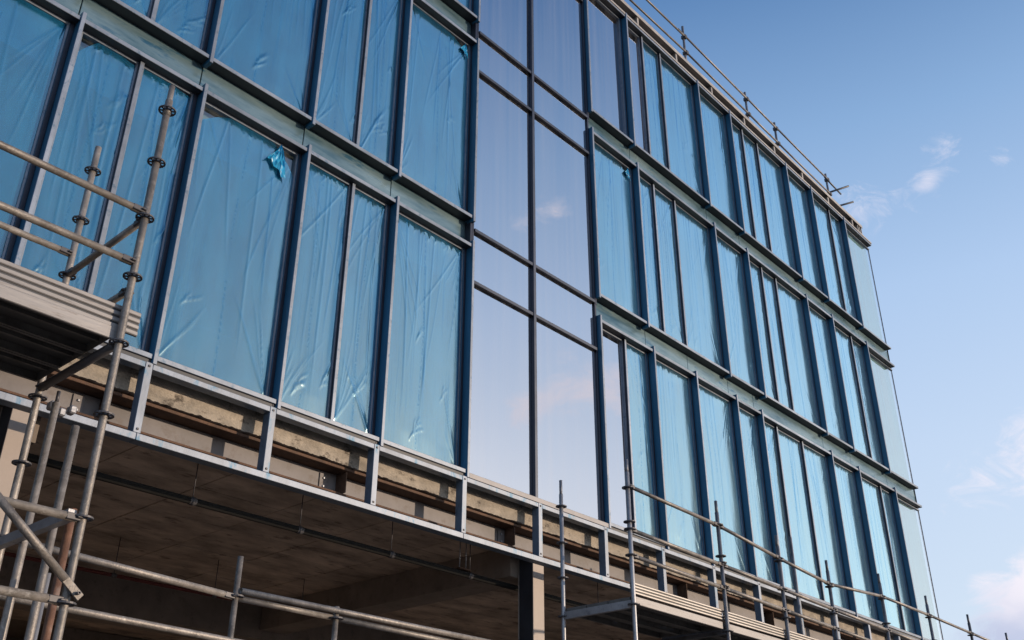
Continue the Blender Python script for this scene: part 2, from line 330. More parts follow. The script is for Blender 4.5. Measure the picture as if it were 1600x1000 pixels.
# ------------------------------------------------------------------ ground
me = bpy.data.meshes.new('ground'); s = 2500
me.from_pydata([(-s, -s, 0), (s, -s, 0), (s, s, 0), (-s, s, 0)], [], [(0, 1, 2, 3)])
g = link('ground', me, M['ground']); g['kind'] = 'structure'

# ------------------------------------------------------------------ building
XL, XR = -6.0, 25.52
Y0 = 8.75                          # front plane of fins and blades
YP = 8.91                          # glass plane
YB = 22.0
bld = thing('office_building', 'three storey office block under construction with blue filmed windows above an open ground floor', 'building', (10, 14, 0))
ROWS = [dict(s=4.40, h=7.86), dict(s=8.36, h=11.80), dict(s=12.34, h=15.68)]
FINS = [[-1.54, -.04, 1.46, 2.93, 4.44, 5.96, 7.47, 8.96, 12.02, 13.57, 14.94, 16.38, 17.36, 20.42, 21.80, 23.80],
        [-1.54, -.04, 1.46, 2.93, 4.44, 5.97, 7.47, 8.96, 12.02, 13.45, 16.24, 17.60, 20.36, 21.71, 23.68],
        [-1.54, -.04, 1.46, 2.93, 4.44, 5.97, 7.47, 8.96, 12.02, 13.40, 16.17, 17.58, 20.33, 21.70, 23.66]]
MULL = [[.7, 3.63, 6.68, 12.67, 17.90, 18.99, 22.86],
        [.7, 3.63, 6.68, 13.94, 14.68, 18.15, 18.80, 22.66],
        [.7, 3.63, 6.68, 13.92, 14.60, 18.08, 18.80, 22.64]]
FW = .045
MULL = [[x * (YP - .07) / 8.75 for x in row_] for row_ in MULL]
CLEAR = {(0, 12.02), (2, 12.02), (2, 13.40)}
SOFT = 3.93

# films -------------------------------------------------------------
def film_mesh(w, h, seed, tear=None, big=False):
    AM = 1.4 if big else 1.0
    rg = np.random.default_rng(seed)
    nx = max(22, int(w * (80 if big else 52))); ny = int(h * (44 if big else 30))
    u = np.linspace(0, 1, nx + 1); v = np.linspace(0, 1, ny + 1)
    U, Vv = np.meshgrid(u, v)
    top = np.full_like(u, h)
    # slack top edge: scalloped where the tape has come away
    sag = .012 * np.abs(np.sin(u * w * 9 + rg.uniform(0, 6))) * (rg.random() < .6)
    ss = rg.uniform(.0, .05)
    sag = sag + ss * np.clip((u - rg.uniform(.5, .8)) * 3, 0, 1)
    if tear == 'R': sag = sag + .33 * np.clip((u - .70) / .30, 0, 1) ** 1.4
    if tear == 'L': sag = sag + .30 * np.clip((.34 - u) / .34, 0, 1) ** 1.3
    if tear == 'LR': sag = sag + .34 * np.clip((u - .74) / .26, 0, 1) ** 1.3 + .26 * np.clip((.30 - u) / .30, 0, 1) ** 1.3
    if tear == 'r': sag = sag + .16 * np.clip((u - .62) / .38, 0, 1) ** 1.5
    top = top - sag
    rin = rg.uniform(.0, .008); X = U * w
    # right edge pulls in a little
    X = X - rin * np.clip((U - .8) / .2, 0, 1) * (0.5 + .5 * np.sin(Vv * 7 + rg.uniform(0, 6)))
    Z = Vv * np.interp(U.ravel(), u, top).reshape(U.shape)
    Y = np.zeros_like(X); fold = np.zeros_like(X)
    def ridge(x0, z0, x1, z1, amp, wd, fd, taper=True):
        nonlocal Y, fold
        dx, dz = x1 - x0, z1 - z0; ln = math.hypot(dx, dz) + 1e-6
        t = ((X - x0) * dx + (Z - z0) * dz) / ln ** 2
        d = ((X - x0) * dz - (Z - z0) * dx) / ln + .012 * np.sin(t * 5 + seed)
        e = np.clip(t, 0, 1); k = np.clip(np.minimum(t / .06 + (0 if taper else 1), (1 - t) / .3), 0, 1) * (t > -.02)
        gss = np.exp(-(d / wd) ** 2) * k
        Y -= AM * amp * gss; fold += fd * gss
    hh = h
    # tension fans from corners
    for cx, cz, sx, sz in ((0, hh, 1, -1), (w, hh, -1, -1), (0, 0, 1, 1), (w, 0, -1, 1)):
        p = rg.random()
        if p < .62:
            for k in range(rg.integers(3, 8)):
                an = R(rg.uniform(58, 88)); ln = rg.uniform(.5, 1.9) * (1.1 if sz < 0 else .7)
                ridge(cx + sx * .03, cz + sz * .03, cx + sx * (math.cos(an) * ln + .03), cz + sz * (math.sin(an) * ln + .03), rg.uniform(.0012, .004), rg.uniform(.005, .010), rg.uniform(.1, .5))
    # long vertical creases
    for k in range(rg.integers(1, 4)):
        x0 = rg.uniform(.15, .9) * w; x1 = np.clip(x0 + rg.uniform(-.28, .28) * w, .05 * w, .95 * w)
        ridge(x0, hh * rg.uniform(.8, 1.0), x1, hh * rg.uniform(0, .4), rg.uniform(.001, .003), rg.uniform(.006, .013), rg.uniform(.3, .9), False)
    if big:
        for k in range(3):
            x0 = rg.uniform(.15, .85) * w; ridge(x0, hh, x0 + rg.uniform(-.3, .3), hh * rg.uniform(.0, .5), .003, .012, rg.uniform(.2, .6), False)
    # printed/glued strip down the middle: band of fine cross ripples
    xm = w * rg.uniform(.42, .58)
    band = np.exp(-((X - xm - .02 * np.sin(Z * 2 + seed)) / .028) ** 2)
    fold += .12 * band
    SX = X - xm - .02 * np.sin(Z * 2 + seed)
    # puckers near bottom and sides
    n_p = rg.integers(1, 4)
    for k in range(n_p):
        cx = rg.uniform(.1, .9) * w; cz = rg.choice([rg.uniform(.04, .16), rg.uniform(.1, .8)]) * hh
        for j in range(rg.integers(3, 7)):
            an = R(rg.uniform(25, 75)); ln = rg.uniform(.08, .30)
            ridge(cx + j * .02, cz + j * .045, cx + j * .02 + math.cos(an) * ln, cz + j * .045 + math.sin(an) * ln, .0035, .007, .05)
    # scrunched top hem where the sheet is taped
    if rg.random() < .75:
        for k in range(rg.integers(8, 18)):
            cx = rg.uniform(.2, .98) * w; an = R(rg.uniform(-125, -50)); ln = rg.uniform(.05, .2)
            ridge(cx, hh - .02 - sag.max() * .3, cx + math.cos(an) * ln, hh - .02 + math.sin(an) * ln, .004, .007, rg.uniform(0, .3))
    # slack doubled fold running down beside the right jamb
    if rg.random() < .6:
        ridge(w - rg.uniform(.03, .10), hh * rg.uniform(.6, 1), w - rg.uniform(.02, .06), hh * rg.uniform(0, .25), .002, rg.uniform(.02, .045), rg.uniform(.5, 1.0), False)
    if not big:
        for k in range(2):
            x0 = rg.uniform(.2, .85) * w; ridge(x0, hh, x0 + rg.uniform(-.06, .06), hh * rg.uniform(0, .3), .001, rg.uniform(.010, .018), rg.uniform(.35, .7), False)
    # soft billow
    edge = np.clip(np.minimum(U, 1 - U) * 8, 0, 1) * np.clip(np.minimum(Vv, 1 - Vv) * 14, 0, 1)
    Y -= edge * (.003 * np.sin(X * 5 + Z * .6 + seed) + .0012 * np.sin(X * 15 + np.sin(Z * 1.1) * 1.5) + .0015 * np.sin(Z * 2.3 + X * 3))
    # gathered strips at the sides
    side = np.exp(-(X / .03) ** 2) + np.exp(-((w - X) / .035) ** 2)
    fold += .22 * side
    V = np.stack([X.ravel(), Y.ravel() - .004, Z.ravel()], -1)
    ii = np.arange(ny)[:, None] * (nx + 1) + np.arange(nx)[None]
    F = np.stack([ii, ii + 1, ii + nx + 2, ii + nx + 1], -1).reshape(-1, 4)
    me = bpy.data.meshes.new('film')
    me.vertices.add(len(V)); me.vertices.foreach_set('co', V.ravel())
    me.loops.add(F.size); me.loops.foreach_set('vertex_index', F.ravel().astype(np.int32))
    me.polygons.add(len(F)); me.polygons.foreach_set('loop_start', np.arange(0, F.size, 4, dtype=np.int32)); me.polygons.foreach_set('loop_total', np.full(len(F), 4, np.int32))
    me.polygons.foreach_set('use_smooth', np.ones(len(F), bool)); me.update()
    a = me.attributes.new('fold', 'FLOAT', 'POINT'); a.data.foreach_set('value', np.clip(fold, 0, 1).ravel().astype(np.float32))
    a = me.attributes.new('strip', 'FLOAT_VECTOR', 'POINT'); a.data.foreach_set('vector', np.stack([SX.ravel(), Z.ravel() + seed, 0 * Z.ravel()], -1).ravel().astype(np.float32))
    me.materials.append(M['film'])
    return me
def flap_mesh(seed, s):
    """crumpled hanging corner of torn film"""
    rg = np.random.default_rng(seed); n = 12
    V = []; F = []
    for j in range(n + 1):
        t = j / n; wd = s * (.04 + .62 * t)
        for i in range(n + 1):
            q = i / n - .5
            V.append((q * wd + .03 * s * math.sin(t * 5), -.02 - .05 * s * abs(math.sin(q * 14 + t * 3)) - rg.uniform(0, .012), -t * s * (1 - .45 * (.5 - q) + .05 * math.sin(q * 17 + seed))))
    for j in range(n):
        for i in range(n):
            a = j * (n + 1) + i; F.append((a, a + 1, a + n + 2, a + n + 1))
    me = bpy.data.meshes.new('film_flap'); me.from_pydata(V, [], F); me.materials.append(M['flap'])
    a = me.attributes.new('fold', 'FLOAT', 'POINT'); a.data.foreach_set('value', np.full(len(V), .75, np.float32))
    return me

TEARS = {(0, 4.44): 'LR', (1, 7.47): 'r', (0, 2.93): 'L', (1, 12.02): 'r', (1, 13.45): 'L'}
for r, row in enumerate(ROWS):
    s, h = row['s'], row['h']; zt = s + .06; zb = h        # window opening
    # horizontal blades, cut at each fin line
    stops = FINS[r]
    spans = []
    for a, b in zip(stops, stops[1:] + [XR]):
        if a == 8.96: continue
        spans.append((a, b))
    spans.insert(0, (-6.0, stops[0]))
    for (a, b) in spans:
        x0, x1 = a + .0015, b - FW - .0015
        if b == XR: x1 = XR - .10
        if a == -6.0: x0 = a
        box('sill_blade', x0, x1, Y0 + .01, YP + .02, s, s + .055, ('alu', 'dark') if r else ('alu', 'alu'), bld)
        box('head_blade', x0, x1, Y0 + .01, YP + .02, h, h + .055, ('alu', 'dark'), bld)  # all but the front face takes the painted shade colour
        if r < 2:
            box('spandrel_panel', x0 - FW / 2 + .004, (x1 + FW / 2 - .004) if b != XR else XR, YP + .012, YP + .06, h + .058, ROWS[r + 1]['s'] - .003, 'spand', bld)
    # fins
    for x in stops:
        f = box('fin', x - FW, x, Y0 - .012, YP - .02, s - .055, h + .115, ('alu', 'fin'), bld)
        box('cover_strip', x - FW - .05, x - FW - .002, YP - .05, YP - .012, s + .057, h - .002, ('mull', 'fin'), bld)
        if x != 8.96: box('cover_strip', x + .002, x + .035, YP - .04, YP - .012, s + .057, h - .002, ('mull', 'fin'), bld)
    # window lights between fins and mullions
    xs = sorted([(x, 'f') for x in stops] + [(x, 'm') for x in MULL[r]] + [(XR, 'e')])
    for (a, ka), (b, kb) in zip(xs, xs[1:]):
        if a == 8.96: continue
        x0 = a + (.037 if ka == 'f' else .026); x1 = b - (.097 if kb == 'f' else .026 if kb == 'm' else 0.0)
        w = x1 - x0; hz = zb - zt
        last = kb == 'e'
        # frame as the window part
        fr = [(x0, x1, YP - .03, YP + .03, zt - .004, zt + .03), (x0, x1, YP - .03, YP + .03, zb - .035, zb - .001), (x0, x0 + .022, YP - .03, YP + .03, zt + .03, zb - .035)]
        if not last: fr.append((x1 - .022, x1, YP - .03, YP + .03, zt + .03, zb - .035))
        wn = boxes('window', fr, 'alu', bld)
        xa, xb = x0 + .022, (x1 - .022) if not last else x1
        box('pane', xa + .001, xb - .001, YP, YP + .008, zt + .031, zb - .036, 'cornerglass' if last else ('glass' if (r, a) in CLEAR else 'gwin'), wn, chamfer=.001)
        if last or (r, a) in CLEAR:
            if last: wn['label'] = 'frameless pale corner light without blue film'
            continue
        mt_ = film_mesh(xb - xa + .03, zb - zt - .045, 100 + r * 40 + int(a * 3.3), TEARS.get((r, a)), big=a < 9)
        f = bpy.data.objects.new('film', mt_); C.objects.link(f); f.parent = wn
        f.location = Vector((xa - .015, YP - .012, zt + .022 + EYE)) - parent_world(wn)
        tr = TEARS.get((r, a))
        if tr and tr in ('R', 'LR', 'r'):
            fl = bpy.data.objects.new('film_flap', flap_mesh(r * 7 + int(a), .48 if tr != 'r' else .22 + .04 * r)); C.objects.link(fl); fl.parent = wn
            fl.location = Vector((xb - (.26 if tr != 'r' else .10), YP - .02, zb - .03 + EYE - (.05 if tr == 'r' else .02))) - parent_world(wn)
            fl['label'] = 'torn corner of blue film hanging in folds'
    for x in MULL[r]:
        box('mullion', x - .025, x + .025, YP - .075, YP - .01 + .03, s + .057, h - .002, ('alu', 'mull'), bld)

# curtain wall strip between the filmed bays
cx0, cm, cx1 = 8.965, 10.36, 11.965
zt_all = [4.40, 7.33, 8.22, 11.30, 12.14, 15.08, 15.70]
YC = YP - .075
box('curtain_mullion', cm - .03, cm + .03, YC - .05, YC + .05, 4.42, 15.68, ('mullf', 'mull'), bld)
box('curtain_mullion', cx0 + .003, cx0 + .045, YC - .02, YC + .05, 4.42, 15.68, ('mull', 'mull'), bld)
box('curtain_mullion', cx1 - .035, cx1 + .008, YC - .02, YC + .05, 4.42, 15.68, ('mull', 'mull'), bld)
for i, z in enumerate(zt_all):
    for a, b in ((cx0 + .047, cm - .032), (cm + .032, cx1 - .037)):
        if i: box('transom', a, b, YC - .04, YC + .05, z - .028, z + .028, ('mullf', 'mull'), bld)
        if i < 6:
            z0, z1 = z + (.028 if i else .02), zt_all[i + 1] - .028
            box('pane', a + .001, b - .001, YC + .01, YC + .02, z0 + .001, z1 - .001, 'glass', bld, chamfer=.001).rotation_euler = (R(random.uniform(-.12, .12)), 0, R(random.uniform(-.12, .12)))
            if i in (1, 3):    # insulated spandrel box behind the glass of each floor line
                box('spandrel_box', a + .02, b - .02, YC + .14, YC + .18, z0 + .02, z1 - .02, 'room', bld)
box('curtain_sill', cx0 + .003, cx1 + .01, Y0 + .0, YP + .02, 4.35, 4.42, ('bronze', 'bronze'), bld)
for (x, z) in ((11.93, 8.33), (11.93, 12.28)):
    box('closer', 11.99 - FW, 11.99, Y0 + .06, YP, z - .2 + .05, z + .02, 'mull', bld)
for z in (8.0, 11.95):
    box('closer', 8.96 - FW, 8.955, Y0 + .05, YP, z - .03, z + .35, 'mull', bld)

# interior: slabs, walls, ceilings
for z0, z1 in ((7.95, 8.30), (11.92, 12.28)):
    box('floor_slab', XL, XR - .25, YP + .15, YB, z0, z1, 'room', bld)
for s_, h_ in ((4.35, 7.95), (8.30, 11.92), (12.28, 15.75)):
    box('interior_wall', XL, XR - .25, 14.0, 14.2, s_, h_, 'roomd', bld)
    box('ceiling_bulkhead', XL, 8.9, YP + .14, YP + .26, h_ - .62, h_ - .01, 'room', bld)
    box('ceiling_bulkhead', 12.05, XR - .3, YP + .14, YP + .26, h_ - .62, h_ - .01, 'room', bld)
    for x in (2.6, 10.1, 17.6, 24.6):
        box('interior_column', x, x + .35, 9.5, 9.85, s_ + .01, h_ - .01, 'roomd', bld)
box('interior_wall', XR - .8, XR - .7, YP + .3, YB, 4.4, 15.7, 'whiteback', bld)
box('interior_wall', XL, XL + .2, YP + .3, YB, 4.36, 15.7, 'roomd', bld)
box('corner_lining', 23.86, XR - .06, YP + .05, YP + .09, 4.47, 15.68, 'whiteback', bld)
box('corner_edge', XR + .001, XR + .012, YP - .01, YP + .03, 4.45, 15.70, 'mull', bld)
box('side_wall', XR - .12, XR - .04, YP + .1, YB, 4.4, 15.7, 'alu', bld)
box('rear_wall', XL, XR - .25, YB + .002, YB + .2, -1.59, 16.0, 'beam', bld)

# roof edge
box('roof_slab', XL, XR - .1, YP + .12, YB, 15.76, 16.0, 'beam', bld)
box('parapet', XL, XR - .25, YP + .05, YP + .15, 15.74, 16.16, 'bronze', bld)
box('coping', XL, XR - .45, Y0 + .06, YP + .25, 16.165, 16.215, ('cope', 'cope'), bld)
box('coping_lip', XL, XR - .45, Y0 + .045, Y0 + .058, 16.12, 16.215, 'cope', bld)
box('gutter_rail', XL, XR - .08, Y0 + .0, YP + .04, 15.745, 15.80, ('cope', 'dark'), bld)
for k in range(22):
    x = -5.6 + 1.5 * k
    if x < XR - .6: box('coping_bracket', x, x + .06, Y0 + .07, YP + .04, 15.81, 16.16, 'cope', bld)
for k in range(3): box('coping_bracket', XR - .75 + .12 * k, XR - .71 + .12 * k, Y0 + .07, YP + .04, 15.81, 16.16, 'cope', bld)

# base framing
PX = [4.37 + 1.505 * k for k in range(-6, 15)]
for a, b in zip(PX, PX[1:]):
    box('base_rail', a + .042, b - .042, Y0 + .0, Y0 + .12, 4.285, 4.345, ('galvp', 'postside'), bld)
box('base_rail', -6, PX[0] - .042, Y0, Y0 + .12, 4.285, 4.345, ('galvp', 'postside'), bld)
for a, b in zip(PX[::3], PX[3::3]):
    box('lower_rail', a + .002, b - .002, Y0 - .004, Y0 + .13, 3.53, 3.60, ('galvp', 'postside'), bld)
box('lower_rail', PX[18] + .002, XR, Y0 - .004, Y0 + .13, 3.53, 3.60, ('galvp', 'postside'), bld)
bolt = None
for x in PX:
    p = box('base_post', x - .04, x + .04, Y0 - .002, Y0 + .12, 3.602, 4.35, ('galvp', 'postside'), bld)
    for z in (3.64, 4.31):
        b = box('bolt', x - .011, x + .011, Y0 - .012, Y0 - .002, z - .011, z + .011, 'ring', p)
for a, b in zip([XL] + PX, PX + [XR]):
    box('gap_shade_strip', a, b, Y0 + .03, Y0 + .10, 4.348, 4.398, 'dark', bld)  # dark strip filling the gap under the sill, painted as its shade

# rough slab edge
def slab_edge():
    rg = np.random.default_rng(5); nx = 1500; zs = np.array([4.43, 4.34, 4.25, 4.2, 4.15, 4.11, 4.085])
    xs = np.linspace(XL, XR - .1, nx); V = []; 
    ph = rg.uniform(0, 6, 8)
    rough = sum(np.sin(xs * f + p) * a for f, p, a in zip((3, 7.3, 15, 31, 63, 97), ph, (.003, .003, .002, .002, .001, .001)))
    bite = np.clip(rough * 1.2 + rg.normal(0, .0025, nx), -.015, .012)
    for j, z in enumerate(zs):
        k = max(0, (j - 3) / 3)
        dep = rough * .25 + k * .012 * np.abs(rough * 60 % 1 - .5) + (.004 if 0 < j else 0)
        zz = z - (bite * k if j >= 4 else 0)
        V.append(np.stack([xs, 8.99 + dep, np.broadcast_to(zz, xs.shape) + EYE], -1))
    V.append(V[-1] + np.array([0, .3, 0])); V.append(V[0] + np.array([0, .35, 0]))
    V = np.concatenate(V); F = []
    nr = len(zs) + 1
    for j in range(nr - 1):
        for i in range(nx - 1):
            a = j * nx + i; F.append((a + nx, a + nx + 1, a + 1, a))
    top = nr * nx
    for i in range(nx - 1): F.append((i, i + 1, top + i + 1, top + i))
    me = bpy.data.meshes.new('slab_edge'); me.from_pydata(V - np.array([10, 14, 0]), [], F); me.materials.append(M['conc'])
    o = bpy.data.objects.new('slab_edge', me); C.objects.link(o); o.parent = bld
slab_edge()
box('first_floor_slab', XL, XR - .25, 9.36, YB, 4.02, 4.34, 'beam', bld)
box('beam_flange', XL, XR - .15, 9.035, 9.34, 4.035, 4.07, ('rusty', 'rusty'), bld)
web = box('beam_web', XL, XR - .15, 9.25, 9.275, 3.777, 4.033, 'steel', bld)
box('beam_flange', XL, XR - .15, 9.10, 9.40, 3.75, 3.775, 'rusty', bld)
for x in (3.1, 4.18, 7.2, 10.2, 14.5, 17.4, 21.3):
    box('stiffener', x, x + .015, 9.06, 9.248, 3.778, 4.03, 'rusty', bld)
for x in (3.9, 6.95, 10.06, 17.3):
    pl = box('cleat_plate', x, x + .12, 9.235, 9.248, 3.79, 4.0, 'steel', bld)
    for z in (3.83, 3.93): box('bolt', x + .045, x + .07, 9.22, 9.235, z, z + .025, 'galv', pl)

# columns of the open ground floor
for x in (-4.0, 3.36, 10.75, 18.1, 24.4):
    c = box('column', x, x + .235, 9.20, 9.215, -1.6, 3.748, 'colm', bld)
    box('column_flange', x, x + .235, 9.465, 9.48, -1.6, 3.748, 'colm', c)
    box('column_shade_core', x + .004, x + .231, 9.217, 9.463, -1.6, 3.748, 'colside', c)  # solid core closing the profile, shade of its side painted on
for x in (-4.0, 3.36, 10.75, 18.1):
    box('column', x, x + .3, 16.6, 16.9, -1.6, 3.37, 'colside', bld)

# soffit: shuttering panels with open joints, downstand beams
yj = [9.42, 10.62, 11.82, 13.02, 14.22, 15.4]
xj = [-6.0]
while xj[-1] < XR - 1.5: xj.append(xj[-1] + 1.22)
for i in range(len(xj) - 1):
    for j in range(len(yj) - 1):
        box('soffit_panel', xj[i] + .008, xj[i + 1] - .008, yj[j] + .008, yj[j + 1] - .008, SOFT + random.uniform(0, .007), SOFT + .055, 'soff', bld, chamfer=.003)
    for y in (16.3, 17.5, 18.7):
        box('soffit_panel', xj[i] + .008, xj[i + 1] - .008, y + .008, y + 1.2, SOFT + random.uniform(0, .007), SOFT + .055, 'soff', bld, chamfer=.003)
for x in (-4.1, 3.25, 10.6, 17.95):
    box('downstand_beam', x, x + .5, 9.49, 15.38, 3.50, SOFT - .002, 'beam', bld)
box('downstand_beam', XL, XR - 1, 15.42, 16.25, 3.36, SOFT + .05, 'beam', bld)
box('soffit_lining', XL, XR - .3, 9.41, YB, SOFT + .06, SOFT + .075, 'beam', bld)
for x in (3.0, 9.0, 14, 20):
    box('ground_wall', x, x + 3.0, 19.8, 20.0, -1.6, SOFT - .01, 'beam', bld)
box('ground_wall', XL, XL + .2, 9.6, YB, -1.6, SOFT - .01, 'beam', bld)
box('ground_wall', XR - .6, XR - .4, 11, YB, -1.6, SOFT - .01, 'beam', bld)
box('ground_floor_slab', XL, XR - .25, 9.1, YB, -1.59, -1.54, 'beam', bld)

# ------------------------------------------------------------------ hung pipes
def hung_pipe(name, label, x0, x1, y, z, r, mat, step, off=0):
    t = thing(name, label, 'pipe', (x0, y, z + EYE))
    xs = np.arange(x0, x1, 3.0)
    p = tube('pipe_run', (x0, y, z), (x1, y, z), r, mat, t)
    k = 0; x = x0 + off
    while x < x1:
        hg = tube('hanger', (x, y, z + r), (x, y, SOFT), .006, 'ring', t, seg=8, wall=.002)
        cl_ = tube('pipe_clip', (x - .02, y, z), (x + .02, y, z), r + .008, 'ring', t, seg=12)
        x += step; k += 1
    return t
hung_pipe('ceiling_pipe', 'black pipe hung on rods under the concrete soffit, nearest the front edge', 3.6, 17.0, 9.66, 3.41, .040, 'pipe', 1.45, .55)
hung_pipe('ceiling_pipe', 'dark red pipe low under the soffit, deeper inside than the black one', 3.2, 10.5, 13.3, 3.40, .026, 'redpipe', 1.6, .3)
t = thing('pipe_box', 'rusty plate hanger on two rods over the black pipe beside the concrete beam', 'bracket', (9.8, 9.66, 3.46 + EYE))
box('bracket_plate', 9.70, 9.92, 9.60, 9.72, 3.455, 3.475, 'rusty', t)
for x in (9.75, 9.87): tube('bracket_rod', (x, 9.66, 3.475), (x, 9.66, SOFT), .008, 'galv', t, seg=8, wall=.003)

# ------------------------------------------------------------------ scaffold parts
def ring_mesh(r=.062):
    import bmesh
    V = []; F = []; n = 20; t = .005
    def ann(r0, r1, z0, z1):
        b = len(V)
        for rr, z in ((r0, z0), (r1, z0), (r1, z1), (r0, z1)):
            for k in range(n): an = 2 * math.pi * k / n; V.append((rr * math.cos(an), rr * math.sin(an), z))
        for q in range(4):
            for k in range(n): F.append((b + q * n + k, b + q * n + (k + 1) % n, b + ((q + 1) % 4) * n + (k + 1) % n, b + ((q + 1) % 4) * n + k))
    ann(r - .011, r, -t, t); ann(.022, .033, -t * 1.6, t * 1.6)
    for k in range(8):
        an = math.pi * k / 4 + .2; c, s_ = math.cos(an), math.sin(an); b = len(V)
        for rr in (.030, r - .006):
            for w_ in (-.005, .005):
                for z in (-t * .8, t * .8): V.append((rr * c - w_ * s_, rr * s_ + w_ * c, z))
        F.extend([(b, b + 1, b + 3, b + 2), (b + 4, b + 6, b + 7, b + 5), (b, b + 4, b + 5, b + 1), (b + 2, b + 3, b + 7, b + 6), (b + 1, b + 5, b + 7, b + 3), (b, b + 2, b + 6, b + 4)])
    me = bpy.data.meshes.new('rosette'); me.from_pydata(V, [], F); me.materials.append(M['ring']); return me
RING = ring_mesh()
def standard(parent, x, y, z0, z1, rings, mat='tube', r=.0245, spigot=.0):
    st = tube('standard', (x, y, z0), (x, y, z1), r, mat, parent)
    for z in rings: attach('rosette', RING, st, z - z0)
    if spigot:
        tube('spigot', (x, y, z1 - .05), (x, y, z1 + spigot), r - .005, mat, parent)
    return st
def ledger(parent, a, b, mat='tube', name='ledger', r=.0245, heads=(1, 1)):
    A = Vector(a); B = Vector(b); d = (B - A).normalized()
    g0, g1 = .03, .03
    l_ = tube(name, A + d * g0, B - d * g1, r, mat, parent)
    Ln = (B - A).length - g0 - g1
    for k, zz in ((0, .03), (1, Ln - .03)):
        if heads[k]:
            me = HEAD
            h_ = attach('wedge_head', me, l_, zz)
            if k: h_.rotation_euler = (math.pi, 0, 0)
    return l_
def head_mesh():
    import bmesh
    bm = bmesh.new()
    for (sx, sy, sz, ox, oz) in ((.05, .04, .085, 0, 0), (.085, .014, .03, 0, -.03), (.014, .010, .03, .0, -.045)):
        r_ = bmesh.ops.create_cube(bm, size=1)
        for v in r_['verts']: v.co = Vector((v.co.x * sx + ox, v.co.y * sy, v.co.z * sz + oz))
    bmesh.ops.bevel(bm, geom=list(bm.edges), offset=.004, segments=1, affect='EDGES')
    me = bpy.data.meshes.new('wedge_head'); bm.to_mesh(me); bm.free(); me.materials.append(M['ring']); return me
HEAD = head_mesh()
def toe(parent, x0, x1, y, z0, z1, n=4, mat='plank'):
    """toe board of n stacked ribbed strips"""
    hgt = (z1 - z0) / n
    for k in range(n):
        box('toe_board_strip', x0, x1, y, y + .028, z0 + k * hgt, z0 + (k + 1) * hgt - .013, mat, parent, chamfer=.006)
    box('toe_board_back', x0, x1, y + .010, y + .022, z0 - .002, z1 - .012, 'dark', parent)  # dark sheet added behind the strips as shade in the grooves
def deck(parent, x0, x1, y0, y1, z, n=3, seg=None):
    w = (y1 - y0) / n
    for k in range(n):
        a, b = y0 + k * w + .005, y0 + (k + 1) * w - .005
        pk = boxes('deck_plank', [(x0, x1, a, a + .004, z - .062, z - .003), (x0, x1, b - .004, b, z - .062, z - .003), (x0, x1, a + .004, a + .022, z - .062, z - .058), (x0, x1, b - .022, b - .004, z - .062, z - .058),
                                  (x0, x1, (a + b) / 2 - .012, (a + b) / 2 + .012, z - .03, z - .003), (x0 - .002, x0 + .004, a, b, z - .06, z), (x1 - .004, x1 + .002, a, b, z - .06, z)], 'deck', parent)
        box('deck_sheet', x0 + .005, x1 - .005, a, b, z - .0025, z, 'perf', pk, chamfer=0)

# --- left scaffold
yo, yi = 5.6, 6.65
xo, xi = .459 * yo, .3865 * yi
SL = thing('scaffold', 'system scaffold tower on the left with a deck, galvanised tubes and ring couplings', 'scaffold', (xo, yo, 0), 'site scaffolds')
standard(SL, xo, yo, -1.6, .8775 * yo - .24, [.8375 * yo - .23 + .23 * 0, .7563 * yo, .6742 * yo, .5924 * yo, .5067 * yo, .4199 * yo, .3059 * yo, .2194 * yo, .13 * yo, .04 * yo][1:], spigot=0)
tube('spigot', (xo, yo, .8775 * yo - .3), (xo, yo, .8775 * yo), .0205, 'tube', SL)
c0 = standard(SL, xo, yo, .8375 * yo - .05, .8375 * yo + .09, [.8375 * yo], r=.026)
c0.name = 'coupling_sleeve'
standard(SL, xi, yi, -1.6, .7369 * yi, [.7029 * yi, .6346 * yi, .5618 * yi, .49 * yi, .4168 * yi, .3451 * yi, .27 * yi])
xL = -.6
standard(SL, xL, yo, -1.6, .86 * yo, [.7563 * yo, .6742 * yo, .5924 * yo, .5067 * yo, .4199 * yo, .3059 * yo, .2194 * yo])
standard(SL, xL, yi, -1.6, .737 * yi, [.7029 * yi, .6346 * yi, .5618 * yi, .49 * yi, .4168 * yi, .3451 * yi])
for z in (.6815, .611): ledger(SL, (xL, yo, z * yo), (xo, yo, z * yo))
ledger(SL, (xL, yi, .589 * yi), (xi, yi, .589 * yi), 'tube')
ledger(SL, (xo, yo, .672 * yo), (xi, yi, .5625 * yi), name='transom')
ledger(SL, (xo, yo, .575 * yo), (xi, yi, .4842 * yi), name='transom')
# deck bearer, deck, toe board
zd = .5067 * yo
dz_ = .026
ledger(SL, (xo, yo + .01, zd), (xi, yi, zd), 'ring', 'deck_bearer', r=.03)
ledger(SL, (xL, yo + .01, zd), (xL, yi, zd), 'ring', 'deck_bearer', r=.03)
deck(SL, xL, xo - .03, yo + .06, yi + .02, zd + .105, 3)
box('deck_edge', xL, xo + .01, yo + .035, yo + .055, zd + .03, zd + .115, 'plankold', SL)
toe(SL, xL, xo + .13, yo + .04, .5255 * yo + .005, .5515 * yo + .04, 4, 'plankold')
